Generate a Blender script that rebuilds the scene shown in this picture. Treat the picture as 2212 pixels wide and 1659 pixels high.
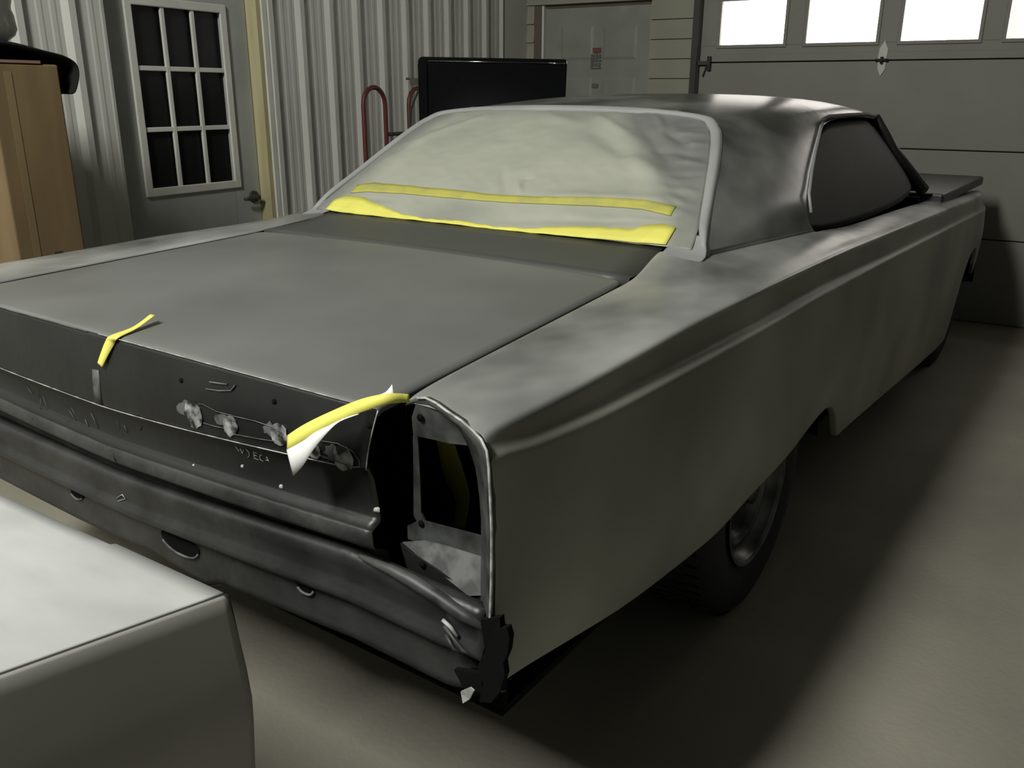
import bpy, bmesh, math, random
import numpy as np
from mathutils import Vector, Matrix, noise
for o in list(bpy.data.objects): bpy.data.objects.remove(o)
S = bpy.context.scene; C = S.collection
R = math.radians
# ---------------------------------------------------------------- camera
cam_d = bpy.data.cameras.new('camera'); cam = bpy.data.objects.new('camera', cam_d); C.objects.link(cam)
def set_cam(loc, a, p, r, fpx):
    a, p, r = R(a), R(p), R(r)
    fw = Vector((-math.sin(a)*math.cos(p), math.cos(a)*math.cos(p), -math.sin(p)))
    rt = Vector((math.cos(a), math.sin(a), 0)); up = rt.cross(fw)
    rt2 = rt*math.cos(r)+up*math.sin(r); up2 = rt2.cross(fw)
    m = Matrix((rt2, up2, -fw)).transposed().to_4x4(); m.translation = Vector(loc)
    cam.matrix_world = m
    cam_d.sensor_width = 36; cam_d.lens = 36*fpx/2212; cam_d.clip_start = .02
set_cam((1.5397, -1.0059, 1.379), 30.804, 18.378, .293, 1886.6)
S.camera = cam
# ---------------------------------------------------------------- world, lights, exposure
w = bpy.data.worlds.new('sky'); S.world = w; w.use_nodes = True
bg = w.node_tree.nodes['Background']; bg.inputs[0].default_value = (1, .965, .93, 1); bg.inputs[1].default_value = 6.0
def area(name, loc, sx, sy, power, col, target=None):
    l = bpy.data.lights.new(name, 'AREA'); l.shape = 'RECTANGLE'; l.size = sx; l.size_y = sy
    l.energy = power; l.color = col
    o = bpy.data.objects.new(name, l); C.objects.link(o); o.location = loc
    if target is not None:
        o.rotation_euler = (Vector(target)-Vector(loc)).to_track_quat('-Z', 'Y').to_euler()
    return o
area('shop_light', (-.2, -2.1, 3.8), .6, 1.5, 200, (1, .99, .93), (.0, 1.0, .5))
vs = S.view_settings; vs.view_transform = 'Standard'; vs.look = 'None'; vs.gamma = 1; vs.use_curve_mapping = False; vs.exposure = 0.0
# ---------------------------------------------------------------- materials
def mat(name, col, rough=.6, metal=0, bump=None, bscale=40, spec=.5, col2=None, nscale=4, lo=.4, hi=.6, detail=4, stretch=None, emit=None):
    m = bpy.data.materials.new(name); m.use_nodes = True; nt = m.node_tree; b = nt.nodes['Principled BSDF']
    b.inputs['Base Color'].default_value = (*col, 1); b.inputs['Roughness'].default_value = rough
    b.inputs['Metallic'].default_value = metal; b.inputs['Specular IOR Level'].default_value = spec
    tc = nt.nodes.new('ShaderNodeTexCoord'); mp = nt.nodes.new('ShaderNodeMapping')
    nt.links.new(tc.outputs['Object'], mp.inputs[0])
    if stretch: mp.inputs['Scale'].default_value = stretch
    n = nt.nodes.new('ShaderNodeTexNoise'); n.inputs['Scale'].default_value = nscale; n.inputs['Detail'].default_value = detail
    nt.links.new(mp.outputs[0], n.inputs['Vector'])
    r = nt.nodes.new('ShaderNodeValToRGB'); r.color_ramp.elements[0].position = lo; r.color_ramp.elements[1].position = hi
    c2 = col2 or tuple(c*.88 for c in col)
    r.color_ramp.elements[0].color = (*c2, 1); r.color_ramp.elements[1].color = (*col, 1)
    nt.links.new(n.outputs[0], r.inputs[0]); nt.links.new(r.outputs[0], b.inputs['Base Color'])
    if bump:
        n2 = nt.nodes.new('ShaderNodeTexNoise'); n2.inputs['Scale'].default_value = bscale
        nt.links.new(tc.outputs['Object'], n2.inputs['Vector'])
        bp_ = nt.nodes.new('ShaderNodeBump'); bp_.inputs['Strength'].default_value = bump; bp_.inputs['Distance'].default_value = .01
        nt.links.new(n2.outputs[0], bp_.inputs['Height']); nt.links.new(bp_.outputs[0], b.inputs['Normal'])
    return m
M = {}
M['floor'] = mat('concrete', (.36, .345, .28), .75, bump=.15, bscale=60, col2=(.26, .25, .205), nscale=1.6, lo=.3, hi=.7)
M['metal_wall'] = mat('ribbed_wall_steel', (.62, .63, .58), .45, nscale=3, lo=.3, hi=.7, col2=(.56, .57, .53))
M['siding'] = mat('cream_siding', (.33, .33, .255), .6, col2=(.28, .28, .22), nscale=3, lo=.3, hi=.7)
M['flat_white'] = mat('garage_door_paint', (.27, .27, .235), .55, col2=(.23, .225, .20), nscale=2.5, lo=.3, hi=.7, bump=.05, bscale=300)
M['door_paint'] = mat('door_paint', (.40, .42, .40), .5)
M['door_white'] = mat('white_door_paint', (.28, .29, .25), .5)
M['lite_white'] = mat('window_frame_white', (.68, .69, .63), .45)
M['wood'] = mat('pine', (.50, .46, .27), .6, col2=(.42, .38, .21), nscale=5, stretch=(6, 6, .4))
M['dark_wood'] = mat('dark_jamb_wood', (.13, .11, .08), .7)
M['night'] = mat('dark_glass', (.012, .013, .011), .3, spec=.12)
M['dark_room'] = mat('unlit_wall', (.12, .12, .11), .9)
M['track'] = mat('dark_steel', (.05, .05, .045), .5, metal=.3)
M['galv'] = mat('galvanised', (.7, .7, .68), .4, metal=.4)
M['card'] = mat('cardboard', (.22, .155, .075), .8, col2=(.18, .125, .06), nscale=3, stretch=(3, 3, .5))
M['card_flap'] = mat('cardboard_flap', (.28, .165, .12), .8)
M['blackcloth'] = mat('black_fabric', (.012, .012, .012), .9, bump=.3, bscale=90, spec=.2)
M['ink'] = mat('dark_ink', (.05, .035, .025), .8)
M['red'] = mat('red_paint', (.11, .022, .018), .5)
M['rubber'] = mat('tyre_rubber', (.014, .014, .013), .8, bump=.2, bscale=60)
M['rim'] = mat('dull_steel_rim', (.17, .175, .17), .35, metal=.7, col2=(.06, .06, .055), nscale=9)
M['black_gloss'] = mat('black_gloss_paint', (.005, .006, .006), .22, spec=.2)
M['chrome'] = mat('chrome', (.7, .7, .68), .15, metal=1)
M['primer'] = mat('grey_primer_lid', (.19, .195, .186), .42, col2=(.14, .145, .137), nscale=2.2, lo=.35, hi=.7, detail=3)
M['filler'] = mat('grey_primer_shaded', (.070, .074, .069), .45, col2=(.07, .073, .068), nscale=3)  # deck primer darkened to carry the shade of its hollow
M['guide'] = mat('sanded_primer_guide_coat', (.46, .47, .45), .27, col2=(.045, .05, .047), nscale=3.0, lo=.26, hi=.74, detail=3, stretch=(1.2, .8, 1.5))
M['side'] = mat('side_primer', (.40, .405, .35), .45, col2=(.19, .195, .17), nscale=2.2, lo=.28, hi=.72, detail=2)
M['black_paint'] = mat('black_primer', (.020, .0205, .020), .4, col2=(.009, .009, .009), nscale=4, lo=.3, hi=.7, bump=.12, bscale=25)
M['ridge_paint'] = mat('lit_ridge_black', (.060, .062, .060), .45, col2=(.025, .025, .025), nscale=9, lo=.35, hi=.65, bump=.25, bscale=40)  # black lightened on the ridge to stand for light on its ledge
M['valance_paint'] = mat('valance_black', (.046, .047, .046), .42, col2=(.018, .018, .018), nscale=7, lo=.35, hi=.65, bump=.15, bscale=40)  # the black made paler for the valance, mottled at random
M['bracket'] = mat('grey_bracket_paint', (.075, .08, .076), .5, col2=(.022, .023, .022), nscale=16, lo=.35, hi=.6)
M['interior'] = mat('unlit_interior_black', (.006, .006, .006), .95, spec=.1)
M['edge'] = mat('bare_sanded_edge', (.5, .51, .49), .45, nscale=40, col2=(.25, .255, .25))
M['bare'] = mat('bare_metal_ground', (.62, .63, .62), .33, metal=.3, col2=(.03, .03, .03), nscale=34, lo=.42, hi=.60)  # ground bare metal, its glints put in as pale grey colour
M['scratch'] = mat('pale_scuff', (.14, .145, .14), .6, col2=(.06, .06, .06), nscale=30)
M['chalk'] = mat('chalk', (.50, .50, .48), .9)
M['frame_light'] = mat('light_primer', (.36, .37, .36), .5, col2=(.30, .31, .305), nscale=5, lo=.35, hi=.65)
M['tape'] = mat('yellow_masking_tape', (.86, .83, .17), .55, spec=.3, col2=(.80, .76, .16), nscale=15)
M['tape_dusty'] = mat('yellow_tape_dusty', (.52, .50, .11), .6, spec=.3, col2=(.40, .395, .14), nscale=14, lo=.25, hi=.55)
M['tape_white'] = mat('white_masking_film', (.92, .92, .90), .5, spec=.3, col2=(.86, .86, .85))
M['wincover'] = mat('dark_primer_cover', (.05, .051, .043), .7, col2=(.04, .041, .035), nscale=3)
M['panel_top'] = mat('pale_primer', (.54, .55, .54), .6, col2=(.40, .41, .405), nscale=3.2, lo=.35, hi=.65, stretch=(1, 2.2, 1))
M['panel_side'] = mat('primer_shaded_side', (.30, .30, .28), .5)  # same primer as the top skin, darkened as its shaded side
M['plastic'] = mat('crumpled_clear_plastic', (.55, .56, .54), .15, bump=.8, bscale=18)
M['bark'] = mat('washed_out_bark', (.60, .50, .45), .9)  # bark paled to stand for the glare and haze through the windows
M['sticker_red'] = mat('sticker_red', (.20, .06, .05), .6)
M['sticker_dark'] = mat('sticker_print', (.14, .14, .13), .6)
def darken_upward(m, z0, z1, amount):
    """shifts the guide-coat mottling darker with height, from the quarter tops to the roof"""
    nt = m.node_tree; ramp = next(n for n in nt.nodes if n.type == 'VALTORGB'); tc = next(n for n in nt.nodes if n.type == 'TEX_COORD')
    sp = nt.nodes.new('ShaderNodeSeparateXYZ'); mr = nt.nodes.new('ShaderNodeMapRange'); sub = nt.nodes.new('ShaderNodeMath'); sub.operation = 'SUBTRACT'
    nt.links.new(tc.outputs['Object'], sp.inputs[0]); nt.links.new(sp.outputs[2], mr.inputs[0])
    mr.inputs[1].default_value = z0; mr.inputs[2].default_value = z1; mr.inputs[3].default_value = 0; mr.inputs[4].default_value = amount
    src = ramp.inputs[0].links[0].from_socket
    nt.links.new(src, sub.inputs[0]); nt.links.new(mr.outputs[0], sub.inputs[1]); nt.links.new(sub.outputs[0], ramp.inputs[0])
darken_upward(M['guide'], .965, 1.30, .20)
def glass_mat():
    m = bpy.data.materials.new('thin_window_glass'); m.use_nodes = True; nt = m.node_tree; nt.nodes.clear()
    o = nt.nodes.new('ShaderNodeOutputMaterial'); t = nt.nodes.new('ShaderNodeBsdfTransparent'); g = nt.nodes.new('ShaderNodeBsdfGlossy')
    g.inputs['Roughness'].default_value = .05; x = nt.nodes.new('ShaderNodeMixShader'); x.inputs[0].default_value = .06
    t.inputs[0].default_value = (.98, .97, .95, 1)
    nt.links.new(t.outputs[0], x.inputs[1]); nt.links.new(g.outputs[0], x.inputs[2]); nt.links.new(x.outputs[0], o.inputs[0]); return m
M['glass'] = glass_mat()
# ---------------------------------------------------------------- helpers
CARROT = R(-4.246)
def empty(name, loc=(0, 0, 0), rz=0, label=None, cat=None, group=None):
    o = bpy.data.objects.new(name, None); C.objects.link(o); o.location = loc; o.rotation_euler = (0, 0, rz)
    o.empty_display_size = .1
    return tag(o, label, cat, group)
def tag(o, label=None, cat=None, group=None, kind=None):
    if label: o['label'] = label
    if cat: o['category'] = cat
    if group: o['group'] = group
    if kind: o['kind'] = kind
    return o
def mesh(name, V, F, m, parent=None, smooth=True, thick=0, sub=0, bevel=0, off=-1):
    me = bpy.data.meshes.new(name); me.from_pydata([tuple(float(c) for c in v) for v in V], [], [tuple(f) for f in F]); me.update()
    bm = bmesh.new(); bm.from_mesh(me); bmesh.ops.remove_doubles(bm, verts=bm.verts, dist=1e-5)
    bm.to_mesh(me); bm.free()
    if isinstance(m, (list, tuple)):
        for q in m: me.materials.append(q)
    else: me.materials.append(m)
    for p in me.polygons: p.use_smooth = smooth
    o = bpy.data.objects.new(name, me); C.objects.link(o)
    if parent: o.parent = parent
    if thick:
        s = o.modifiers.new('thickness', 'SOLIDIFY'); s.thickness = thick; s.offset = off
    if bevel:
        s = o.modifiers.new('bevel', 'BEVEL'); s.width = bevel; s.segments = 2; s.limit_method = 'ANGLE'
    if sub:
        s = o.modifiers.new('sub', 'SUBSURF'); s.levels = s.render_levels = sub
    return o
def fixn(o):
    bm = bmesh.new(); bm.from_mesh(o.data); bmesh.ops.recalc_face_normals(bm, faces=bm.faces); bm.to_mesh(o.data); bm.free(); return o
def grid(rows, flip=False):
    V = []; F = []; n = len(rows[0])
    for r in rows: V += list(r)
    for i in range(len(rows)-1):
        for j in range(n-1):
            f = (i*n+j, i*n+j+1, (i+1)*n+j+1, (i+1)*n+j); F.append(f[::-1] if flip else f)
    return V, F
class MB:
    def __init__(s): s.V = []; s.F = []
    def add(s, V, F):
        k = len(s.V); s.V += [tuple(v) for v in V]; s.F += [tuple(i+k for i in f) for f in F]; return s
    def box(s, x0, x1, y0, y1, z0, z1):
        V = [(x, y, z) for x in (x0, x1) for y in (y0, y1) for z in (z0, z1)]
        return s.add(V, [(0, 1, 3, 2), (4, 6, 7, 5), (0, 4, 5, 1), (2, 3, 7, 6), (0, 2, 6, 4), (1, 5, 7, 3)])
    def prism(s, pts, d):          # planar polygon pts, extruded by vector d
        n = len(pts); P = [Vector(p) for p in pts]; d = Vector(d)
        V = P+[p+d for p in P]
        return s.add(V, [tuple(range(n))[::-1], tuple(range(n, 2*n))]+[(i, (i+1) % n, n+(i+1) % n, n+i) for i in range(n)])
    def tube(s, pts, r, n=8, caps=True):
        P = [Vector(p) for p in pts]; rr = r if isinstance(r, (list, tuple)) else [r]*len(P); V = []; F = []
        up = Vector((0, 0, 1)); prev = None
        for i, p in enumerate(P):
            t = (P[min(i+1, len(P)-1)]-P[max(i-1, 0)]).normalized()
            if prev is None:
                a = t.cross(up)
                if a.length < 1e-3: a = t.cross(Vector((1, 0, 0)))
            else: a = prev-t*prev.dot(t)
            a.normalize(); prev = a; b = t.cross(a)
            for k in range(n):
                q = 2*math.pi*k/n; V.append(p+(a*math.cos(q)+b*math.sin(q))*rr[i])
        for i in range(len(P)-1):
            for k in range(n): F.append((i*n+k, i*n+(k+1) % n, (i+1)*n+(k+1) % n, (i+1)*n+k))
        if caps: F += [tuple(range(n))[::-1], tuple(range((len(P)-1)*n, len(P)*n))]
        return s.add(V, F)
    def lathe(s, prof, c, axis='x', n=48, closed=False):
        V = []; F = []; m = len(prof)
        for k in range(n):
            q = 2*math.pi*k/n
            for (a, r) in prof:
                if axis == 'x': V.append((c[0]+a, c[1]+r*math.cos(q), c[2]+r*math.sin(q)))
                elif axis == 'y': V.append((c[0]+r*math.cos(q), c[1]+a, c[2]+r*math.sin(q)))
                else: V.append((c[0]+r*math.cos(q), c[1]+r*math.sin(q), c[2]+a))
        for k in range(n):
            for i in range(m-1 if not closed else m):
                j = (i+1) % m; F.append((k*m+i, k*m+j, ((k+1) % n)*m+j, ((k+1) % n)*m+i))
        return s.add(V, F)
    def build(s, name, m, parent=None, **k):
        o = mesh(name, s.V, s.F, m, parent, **k); return fixn(o)
def recenter(o):               # move a lone mesh's origin to the base of its own bounding box
    vs_ = o.data.vertices; n = len(vs_)
    c = Vector((sum(v.co.x for v in vs_)/n, sum(v.co.y for v in vs_)/n, min(v.co.z for v in vs_)))
    for v in vs_: v.co -= c
    o.location = o.matrix_basis @ c if False else (Matrix.Rotation(o.rotation_euler.z, 3, 'Z') @ c)
    return o
def itp(t, tab):
    return float(np.interp(t, [a for a, b in tab], [b for a, b in tab]))
def sm(t):
    t = max(0, min(1, t)); return t*t*(3-2*t)
# ---------------------------------------------------------------- room shell
XL, YB, XR, YR, ZC = -2.05, 5.2, 3.6, -4.6, 4.2
DY0, DY1, DZ = 1.58, 2.45, 2.04          # glazed door opening in the left wall
st = lambda o: tag(o, kind='structure')
st(MB().box(-2.4, XR+.1, YR-.1, YB+.35, -.1, 0).build('floor', M['floor'], smooth=False))
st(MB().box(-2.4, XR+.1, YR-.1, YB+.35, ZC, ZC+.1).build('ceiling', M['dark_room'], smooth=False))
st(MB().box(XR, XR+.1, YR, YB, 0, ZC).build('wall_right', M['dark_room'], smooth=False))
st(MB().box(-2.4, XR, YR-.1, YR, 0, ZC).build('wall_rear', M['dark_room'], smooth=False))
def ribbed(y0, y1, phase, z0, z1):
    """profile of the ribbed steel sheet along y: big trapezoid ribs every 231 mm, two stiffening beads between"""
    P = [(y0, 0)]
    k0 = int(math.floor((y0-phase)/.231))-1
    for k in range(k0, k0+60):
        c = phase+k*.231
        for (dy, h) in ((-.040, 0), (-.016, .020), (.014, .020), (.028, 0), (.078, 0), (.086, .0022), (.104, .0022), (.112, 0), (.138, 0), (.146, .0022), (.164, .0022), (.172, 0)):
            y = c+dy
            if y0+.002 < y < y1-.002: P.append((y, h))
    P.append((y1, 0))
    rows = [[(XL+h, y, z) for (y, h) in P] for z in (z0, z1)]
    back = [(XL-.02, y1, z0), (XL-.02, y0, z0)], [(XL-.02, y1, z1), (XL-.02, y0, z1)]
    rows[0] += back[0]; rows[1] += back[1]; rows[0].append(rows[0][0]); rows[1].append(rows[1][0])
    return grid(rows)
wl = MB()
for a in ((YR, DY0, 1.42-.0, 0, ZC), (DY1+.035, 4.86, 2.538, 0, ZC), (DY0, DY1+.035, 2.538-.231*2, DZ+.05, ZC)): wl.add(*ribbed(*a))
wl.box(XL-.12, XL-.02, YR, DY0, 0, ZC); wl.box(XL-.12, XL-.02, DY1+.035, YB, 0, ZC); wl.box(XL-.12, XL-.02, DY0, DY1+.035, DZ+.05, ZC)
st(wl.build('wall_left', M['metal_wall'], smooth=False))
st(MB().box(XL-.02, XL+.012, 4.862, YB, 0, ZC).build('trim_1', M['metal_wall'], smooth=False))
st(MB().box(XL-.10, XL+.004, DY1, DY1+.03, 0, DZ+.05).build('trim_2', M['wood'], smooth=False, bevel=.002))
st(MB().box(XL-.018, XL+.016, DY1+.03, DY1+.062, 0, DZ+.1).box(XL-.018, XL+.016, DY0, DY1+.03, DZ+.05, DZ+.1).build('trim_3', M['lite_white'], smooth=False, bevel=.002))
st(MB().box(XL-.10, XL-.0, DY0-.02, DY0+.0, 0, DZ+.05).build('trim_4', M['dark_wood'], smooth=False))
# glazed door leaf
XD = XL-.07
door = empty('door_1', (XD, (DY0+DY1)/2, 0)); st(door); Z3 = lambda x, y, z: (x-XD, y-(DY0+DY1)/2, z)
def dpart(name, boxes, m, bevel=.003, parent=door):
    b = MB()
    for q in boxes: b.box(q[0]-XD, q[1]-XD, q[2]-(DY0+DY1)/2, q[3]-(DY0+DY1)/2, q[4], q[5])
    return b.build(name, m, parent, smooth=False, bevel=bevel)
gy0, gy1, gz0, gz1 = 1.757, 2.275, .936, 1.757
dpart('door_leaf', [(XD-.04, XD, DY0+.004, gy0, .01, DZ), (XD-.04, XD, gy1, DY1-.004, .01, DZ), (XD-.04, XD, gy0, gy1, .01, gz0), (XD-.04, XD, gy0, gy1, gz1, DZ)], M['door_paint'])
fr = .034
wfr = dpart('window_frame', [(XD-.0, XD+.014, gy0-fr, gy0+.006, gz0-fr, gz1+fr), (XD, XD+.014, gy1-.006, gy1+fr, gz0-fr, gz1+fr), (XD, XD+.014, gy0, gy1, gz0-fr, gz0+.006), (XD, XD+.014, gy0, gy1, gz1-.006, gz1+fr)], M['lite_white'], .005)
mun = [(XD-.006, XD+.008, gy0+(gy1-gy0)*k/3-.011, gy0+(gy1-gy0)*k/3+.011, gz0, gz1) for k in (1, 2)]+[(XD-.006, XD+.008, gy0, gy1, gz0+(gz1-gz0)*k/3-.011, gz0+(gz1-gz0)*k/3+.011) for k in (1, 2)]
mun = [(q[0], q[1]-(.0012 if n > 1 else 0), *q[2:]) for n, q in enumerate(mun)]
dpart('muntin', mun, M['lite_white'], .003)
dpart('pane', [(XD-.022, XD-.016, gy0-.01, gy1+.01, gz0-.01, gz1+.01)], M['night'], 0)
hd = MB(); c0 = Vector(Z3(XD, 2.395, .845))
hd.lathe([(0, .0), (0, .032), (.008, .032), (.012, .026), (.012, .012), (.045, .012), (.05, 0)], c0, 'x', 24)
hd.tube([c0+Vector((.042, 0, 0)), c0+Vector((.046, -.03, -.001)), c0+Vector((.044, -.07, -.003)), c0+Vector((.04, -.10, -.002))], [.012, .011, .010, .008], 10)
hd.build('door_handle', M['track'], door)
st(MB().box(XL-.30, XL-.14, DY0-.1, DY1+.1, 0, DZ+.2).build('wall_beyond_door', M['interior'], smooth=False))
# garage end wall: lap siding with the white door in it, then the overhead door
D2 = (-1.885, -1.035, 1.985)
def siding(x0, x1, z0, z1):
    b = MB(); k = 0; p = .13; z = 1.62-p*13
    while z < ZC:
        a, c = max(z, z0), min(z+p, z1)
        if c-a > .01:
            ya = YB-.016*(1-(a-z)/p); yc = YB-.016*(1-(c-.004-z)/p)
            b.prism([(x0, ya, a), (x0, yc, c-.004), (x0, YB+.02, c-.004), (x0, YB+.02, a)], (x1-x0, 0, 0))
        z += p
    return b
sb = MB()
for q in ((XL, D2[0]-.09, 0, ZC), (D2[1], -.72, 0, ZC), (D2[0]-.09, D2[1], D2[2]+.02, ZC)):
    s_ = siding(*q); sb.add(s_.V, s_.F)
sb.box(XL-.1, D2[0]-.09, YB+.021, YB+.1, 0, ZC); sb.box(D2[1], -.66, YB+.021, YB+.1, 0, ZC); sb.box(D2[0]-.09, D2[1], YB+.021, YB+.1, D2[2]+.02, ZC)
sb.box(-.66, XR, YB+.0, YB+.1, 2.62, ZC); sb.box(2.95, XR, YB, YB+.1, 0, 2.62)
st(sb.build('wall_back', M['siding'], smooth=False))
st(MB().box(D2[0]-.09, D2[0]-.03, YB-.01, YB+.08, 0, D2[2]+.02).build('trim_5', M['dark_wood'], smooth=False))
st(MB().box(D2[0]-.03, D2[0]-.012, YB-.0, YB+.08, 0, D2[2]+.02).build('trim_6', M['lite_white'], smooth=False))
d2 = empty('door_2', ((D2[0]+D2[1])/2, YB+.03, 0)); st(d2)
cx2 = (D2[0]+D2[1])/2
b = MB().box(D2[0]-.012-cx2, D2[1]-cx2, .01, .05, .005, D2[2])
def raised(x0, x1, z0, z1):
    return [(x0, 0.01, z0), (x1, 0.01, z0), (x1, .01, z1), (x0, .01, z1)], [(x0+.02, .004, z0+.02), (x1-.02, .004, z0+.02), (x1-.02, .004, z1-.02), (x0+.02, .004, z1-.02)]
for (x0, x1) in ((-.31, -.04), (.04, .31)):
    for (z0, z1) in ((.25, .85), (1.0, 1.50), (1.62, 1.86)):
        a_, c_ = raised(x0, x1, z0, z1)
        b.add([(p[0], .0101, p[2]) for p in a_]+c_, [(0, 1, 5, 4), (1, 2, 6, 5), (2, 3, 7, 6), (3, 0, 4, 7), (4, 5, 6, 7)])
b.build('door_leaf', M['door_white'], d2, smooth=False)
MB().box(D2[0]-.012-cx2, D2[1]-cx2, .0, .05, D2[2]+.002, D2[2]+.024).build('head_jamb', M['dark_wood'], d2, smooth=False)  # added to stop light leaking through the gap above the leaf
# sticker on that door: red head over dark printed blocks
sk = empty('door_sticker', (-1.463, YB+.0335, 1.58), 0, 'small warning sticker with a red block above dark print on the white door', 'sticker')
MB().box(-.035, .03, -.003, 0, .09, .125).build('red_block', M['sticker_red'], sk, smooth=False)
p_ = MB()
for i, (a, b_, c_, d_) in enumerate(((-.05, -.02, .045, .08), (-.012, .004, .045, .085), (.01, .03, .05, .08), (-.05, .035, .03, .04), (-.05, -.03, -.005, .025), (-.022, .0, .0, .02), (.008, .03, -.005, .02), (-.05, .035, -.02, -.012))):
    p_.box(a, b_, -.003, 0, c_, d_)
p_.build('printed_mark', M['sticker_dark'], sk, smooth=False)
MB().box(-.035, .015, -.003, 0, -.155, -.125).build('lower_mark', M['sticker_dark'], sk, smooth=False)
# overhead door
gd = empty('door_3', (1.15, YB, 0)); st(gd); gx = lambda x: x-1.15
X0, X1 = -.655, 2.95
WX = [(-.53+.575*k, -.09+.575*k) for k in range(6)]
WZ0, WZ1 = 1.695, 1.98
for i in range(5):
    z0, z1 = .53*i, .53*(i+1)-.004
    b = MB()
    if i != 3:
        b.box(gx(X0), gx(X1), 0, .045, z0+.003, z1)
        b.box(gx(X0), gx(X1), -.003, 0, z0+.006, z0+.03)
    else:
        b.box(gx(X0), gx(X1), 0, .045, z0+.003, WZ0); b.box(gx(X0), gx(X1), 0, .045, WZ1, z1)
        xs = [X0]+[v for w_ in WX for v in w_]+[X1]
        for a, c_ in zip(xs[::2], xs[1::2]):
            if c_ > a: b.box(gx(a), gx(c_), 0, .045, WZ0, WZ1)
        b.box(gx(X0), gx(X1), -.006, 0, z0+.004, z0+.05)
    o = b.build('door_section', M['flat_white'], gd, smooth=False, bevel=.002)
    if i == 3:
        for (a, c_) in WX:
            f_ = MB(); q = .016
            f_.box(gx(a)-q, gx(a)+.006, -.010, .01, WZ0-q, WZ1+q).box(gx(c_)-.006, gx(c_)+q, -.010, .01, WZ0-q, WZ1+q).box(gx(a), gx(c_), -.010, .01, WZ0-q, WZ0+.006).box(gx(a), gx(c_), -.010, .01, WZ1-.006, WZ1+q)
            fo = f_.build('window_frame', M['flat_white'], gd, smooth=False, bevel=.004)
            MB().box(gx(a), gx(c_), .02, .024, WZ0, WZ1).build('pane', M['glass'], fo, smooth=False)
MB().box(gx(X0), gx(X1), .0455, .06, 0, WZ0-.03).box(gx(X0), gx(X1), .0455, .06, WZ1+.03, 2.66).build('seam_light_block', M['track'], gd, smooth=False)  # added backing that blocks daylight leaking through the section gaps
# diamond shaped handle plate and its latch, side bolt
pl = MB(); zc_ = 1.59
pl.prism([(gx(.535)-.0, -.004, zc_+.115), (gx(.51), -.004, zc_+.07), (gx(.506), -.004, zc_+.01), (gx(.555), -.004, zc_+.01), (gx(.56), -.004, zc_+.065)], (0, -.004, 0))
pl.prism([(gx(.508), -.004, zc_-.01), (gx(.512), -.004, zc_-.05), (gx(.533), -.004, zc_-.095), (gx(.555), -.004, zc_-.055), (gx(.557), -.004, zc_-.01)], (0, -.004, 0))
hp = pl.build('handle_plate', M['lite_white'], gd, smooth=False)
MB().tube([(gx(.495), -.02, zc_), (gx(.57), -.02, zc_)], .008).box(gx(.525), gx(.54), -.03, -.005, zc_-.02, zc_+.02).build('latch', M['track'], gd)
MB().box(gx(-.66), gx(-.58), -.035, -.005, 1.575, 1.60).tube([(gx(-.585), -.02, 1.54), (gx(-.585), -.02, 1.63)], .014).tube([(gx(-.60), -.02, 1.57), (gx(-.625), -.02, 1.50)], .004).build('roller_bracket', M['track'], gd, smooth=False)
tk = MB().box(-.70, -.665, YB-.07, YB-.022, 0, 2.5).box(-.665, -.66, YB-.07, YB+.0, 0, 2.5)
st(tk.build('trim_7', M['track'], smooth=False))
# trees outside, seen pale through the windows
def tree(x, y, h, seed, label):
    t = empty('tree', (x, y, 0), 0, label, 'tree'); random.seed(seed); b = MB()
    b.tube([(0, 0, -.2), (.05, 0, 1.2), (.0, 0, 2.6), (.12, 0, 4.2), (.1, 0, h)], [.17, .15, .12, .09, .03])
    for k in range(16):
        z = 1.5+k*.28; a = random.uniform(0, 6.28); l = random.uniform(.8, 1.8)
        p = Vector((.05, 0, z)); q = p+Vector((math.cos(a)*l*.5, math.sin(a)*l*.4, l*.45)); r_ = q+Vector((math.cos(a+.4)*l*.5, math.sin(a+.4)*l*.4, l*.35))
        b.tube([p, q, r_], [.045, .03, .01], 6)
        b.tube([q, q+Vector((math.cos(a-1)*.5, math.sin(a-1)*.5, .5))], [.02, .006], 5)
    b.build('trunk', M['bark'], t); return t
tree(-.1, 16.0, 7.5, 3, 'bare tree outside, blurred pale behind the third window of the overhead door')
tree(1.05, 8.6, 4.8, 8, 'bare tree outside, seen in the cut-off window at the right edge')
st(MB().box(-9, 14, YB+.36, 26, -.1, 0).build('floor_outside', mat('snowy_yard', (.75, .76, .78), .9), smooth=False))
# ---------------------------------------------------------------- the car (own frame: x right, y forward, rear end at y=0)
car = empty('car', (0, 0, 0), CARROT, 'old two-door hardtop body in grey primer with its rear window masked, seen from behind', 'car')
MX = .04                                   # mirror: left x = MX - x
mir = lambda p: (MX-p[0], p[1], p[2])
ZC_T = [(0, .930), (.12, .932), (.3, .935), (.5, .941), (.72, .949), (1.17, .951), (1.5, .948), (1.86, .943), (2.4, .929), (3.0, .914), (3.8, .893), (4.57, .873), (4.78, .866)]
ZL_T = [(0, .900), (.12, .885), (.3, .876), (.66, .871), (1.05, .866), (1.5, .866), (1.86, .858), (2.4, .845), (4.8, .79)]
ZB_T = [(0, .516), (.11, .507), (.26, .487), (.43, .459), (.6, .441), (.81, .421), (.9, .416), (1.1, .431), (1.3, .437), (1.42, .447), (1.55, .468), (1.66, .482), (1.74, .482), (1.80, .468), (1.85, .43), (1.88, .375), (1.91, .333), (2.1, .325), (3.4, .24), (3.80, .225), (3.86, .25), (3.92, .33), (4.0, .43), (4.1, .52), (4.2, .585), (4.32, .62), (4.45, .62), (4.55, .58), (4.63, .52), (4.69, .45), (4.73, .40), (4.78, .38)]
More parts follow.
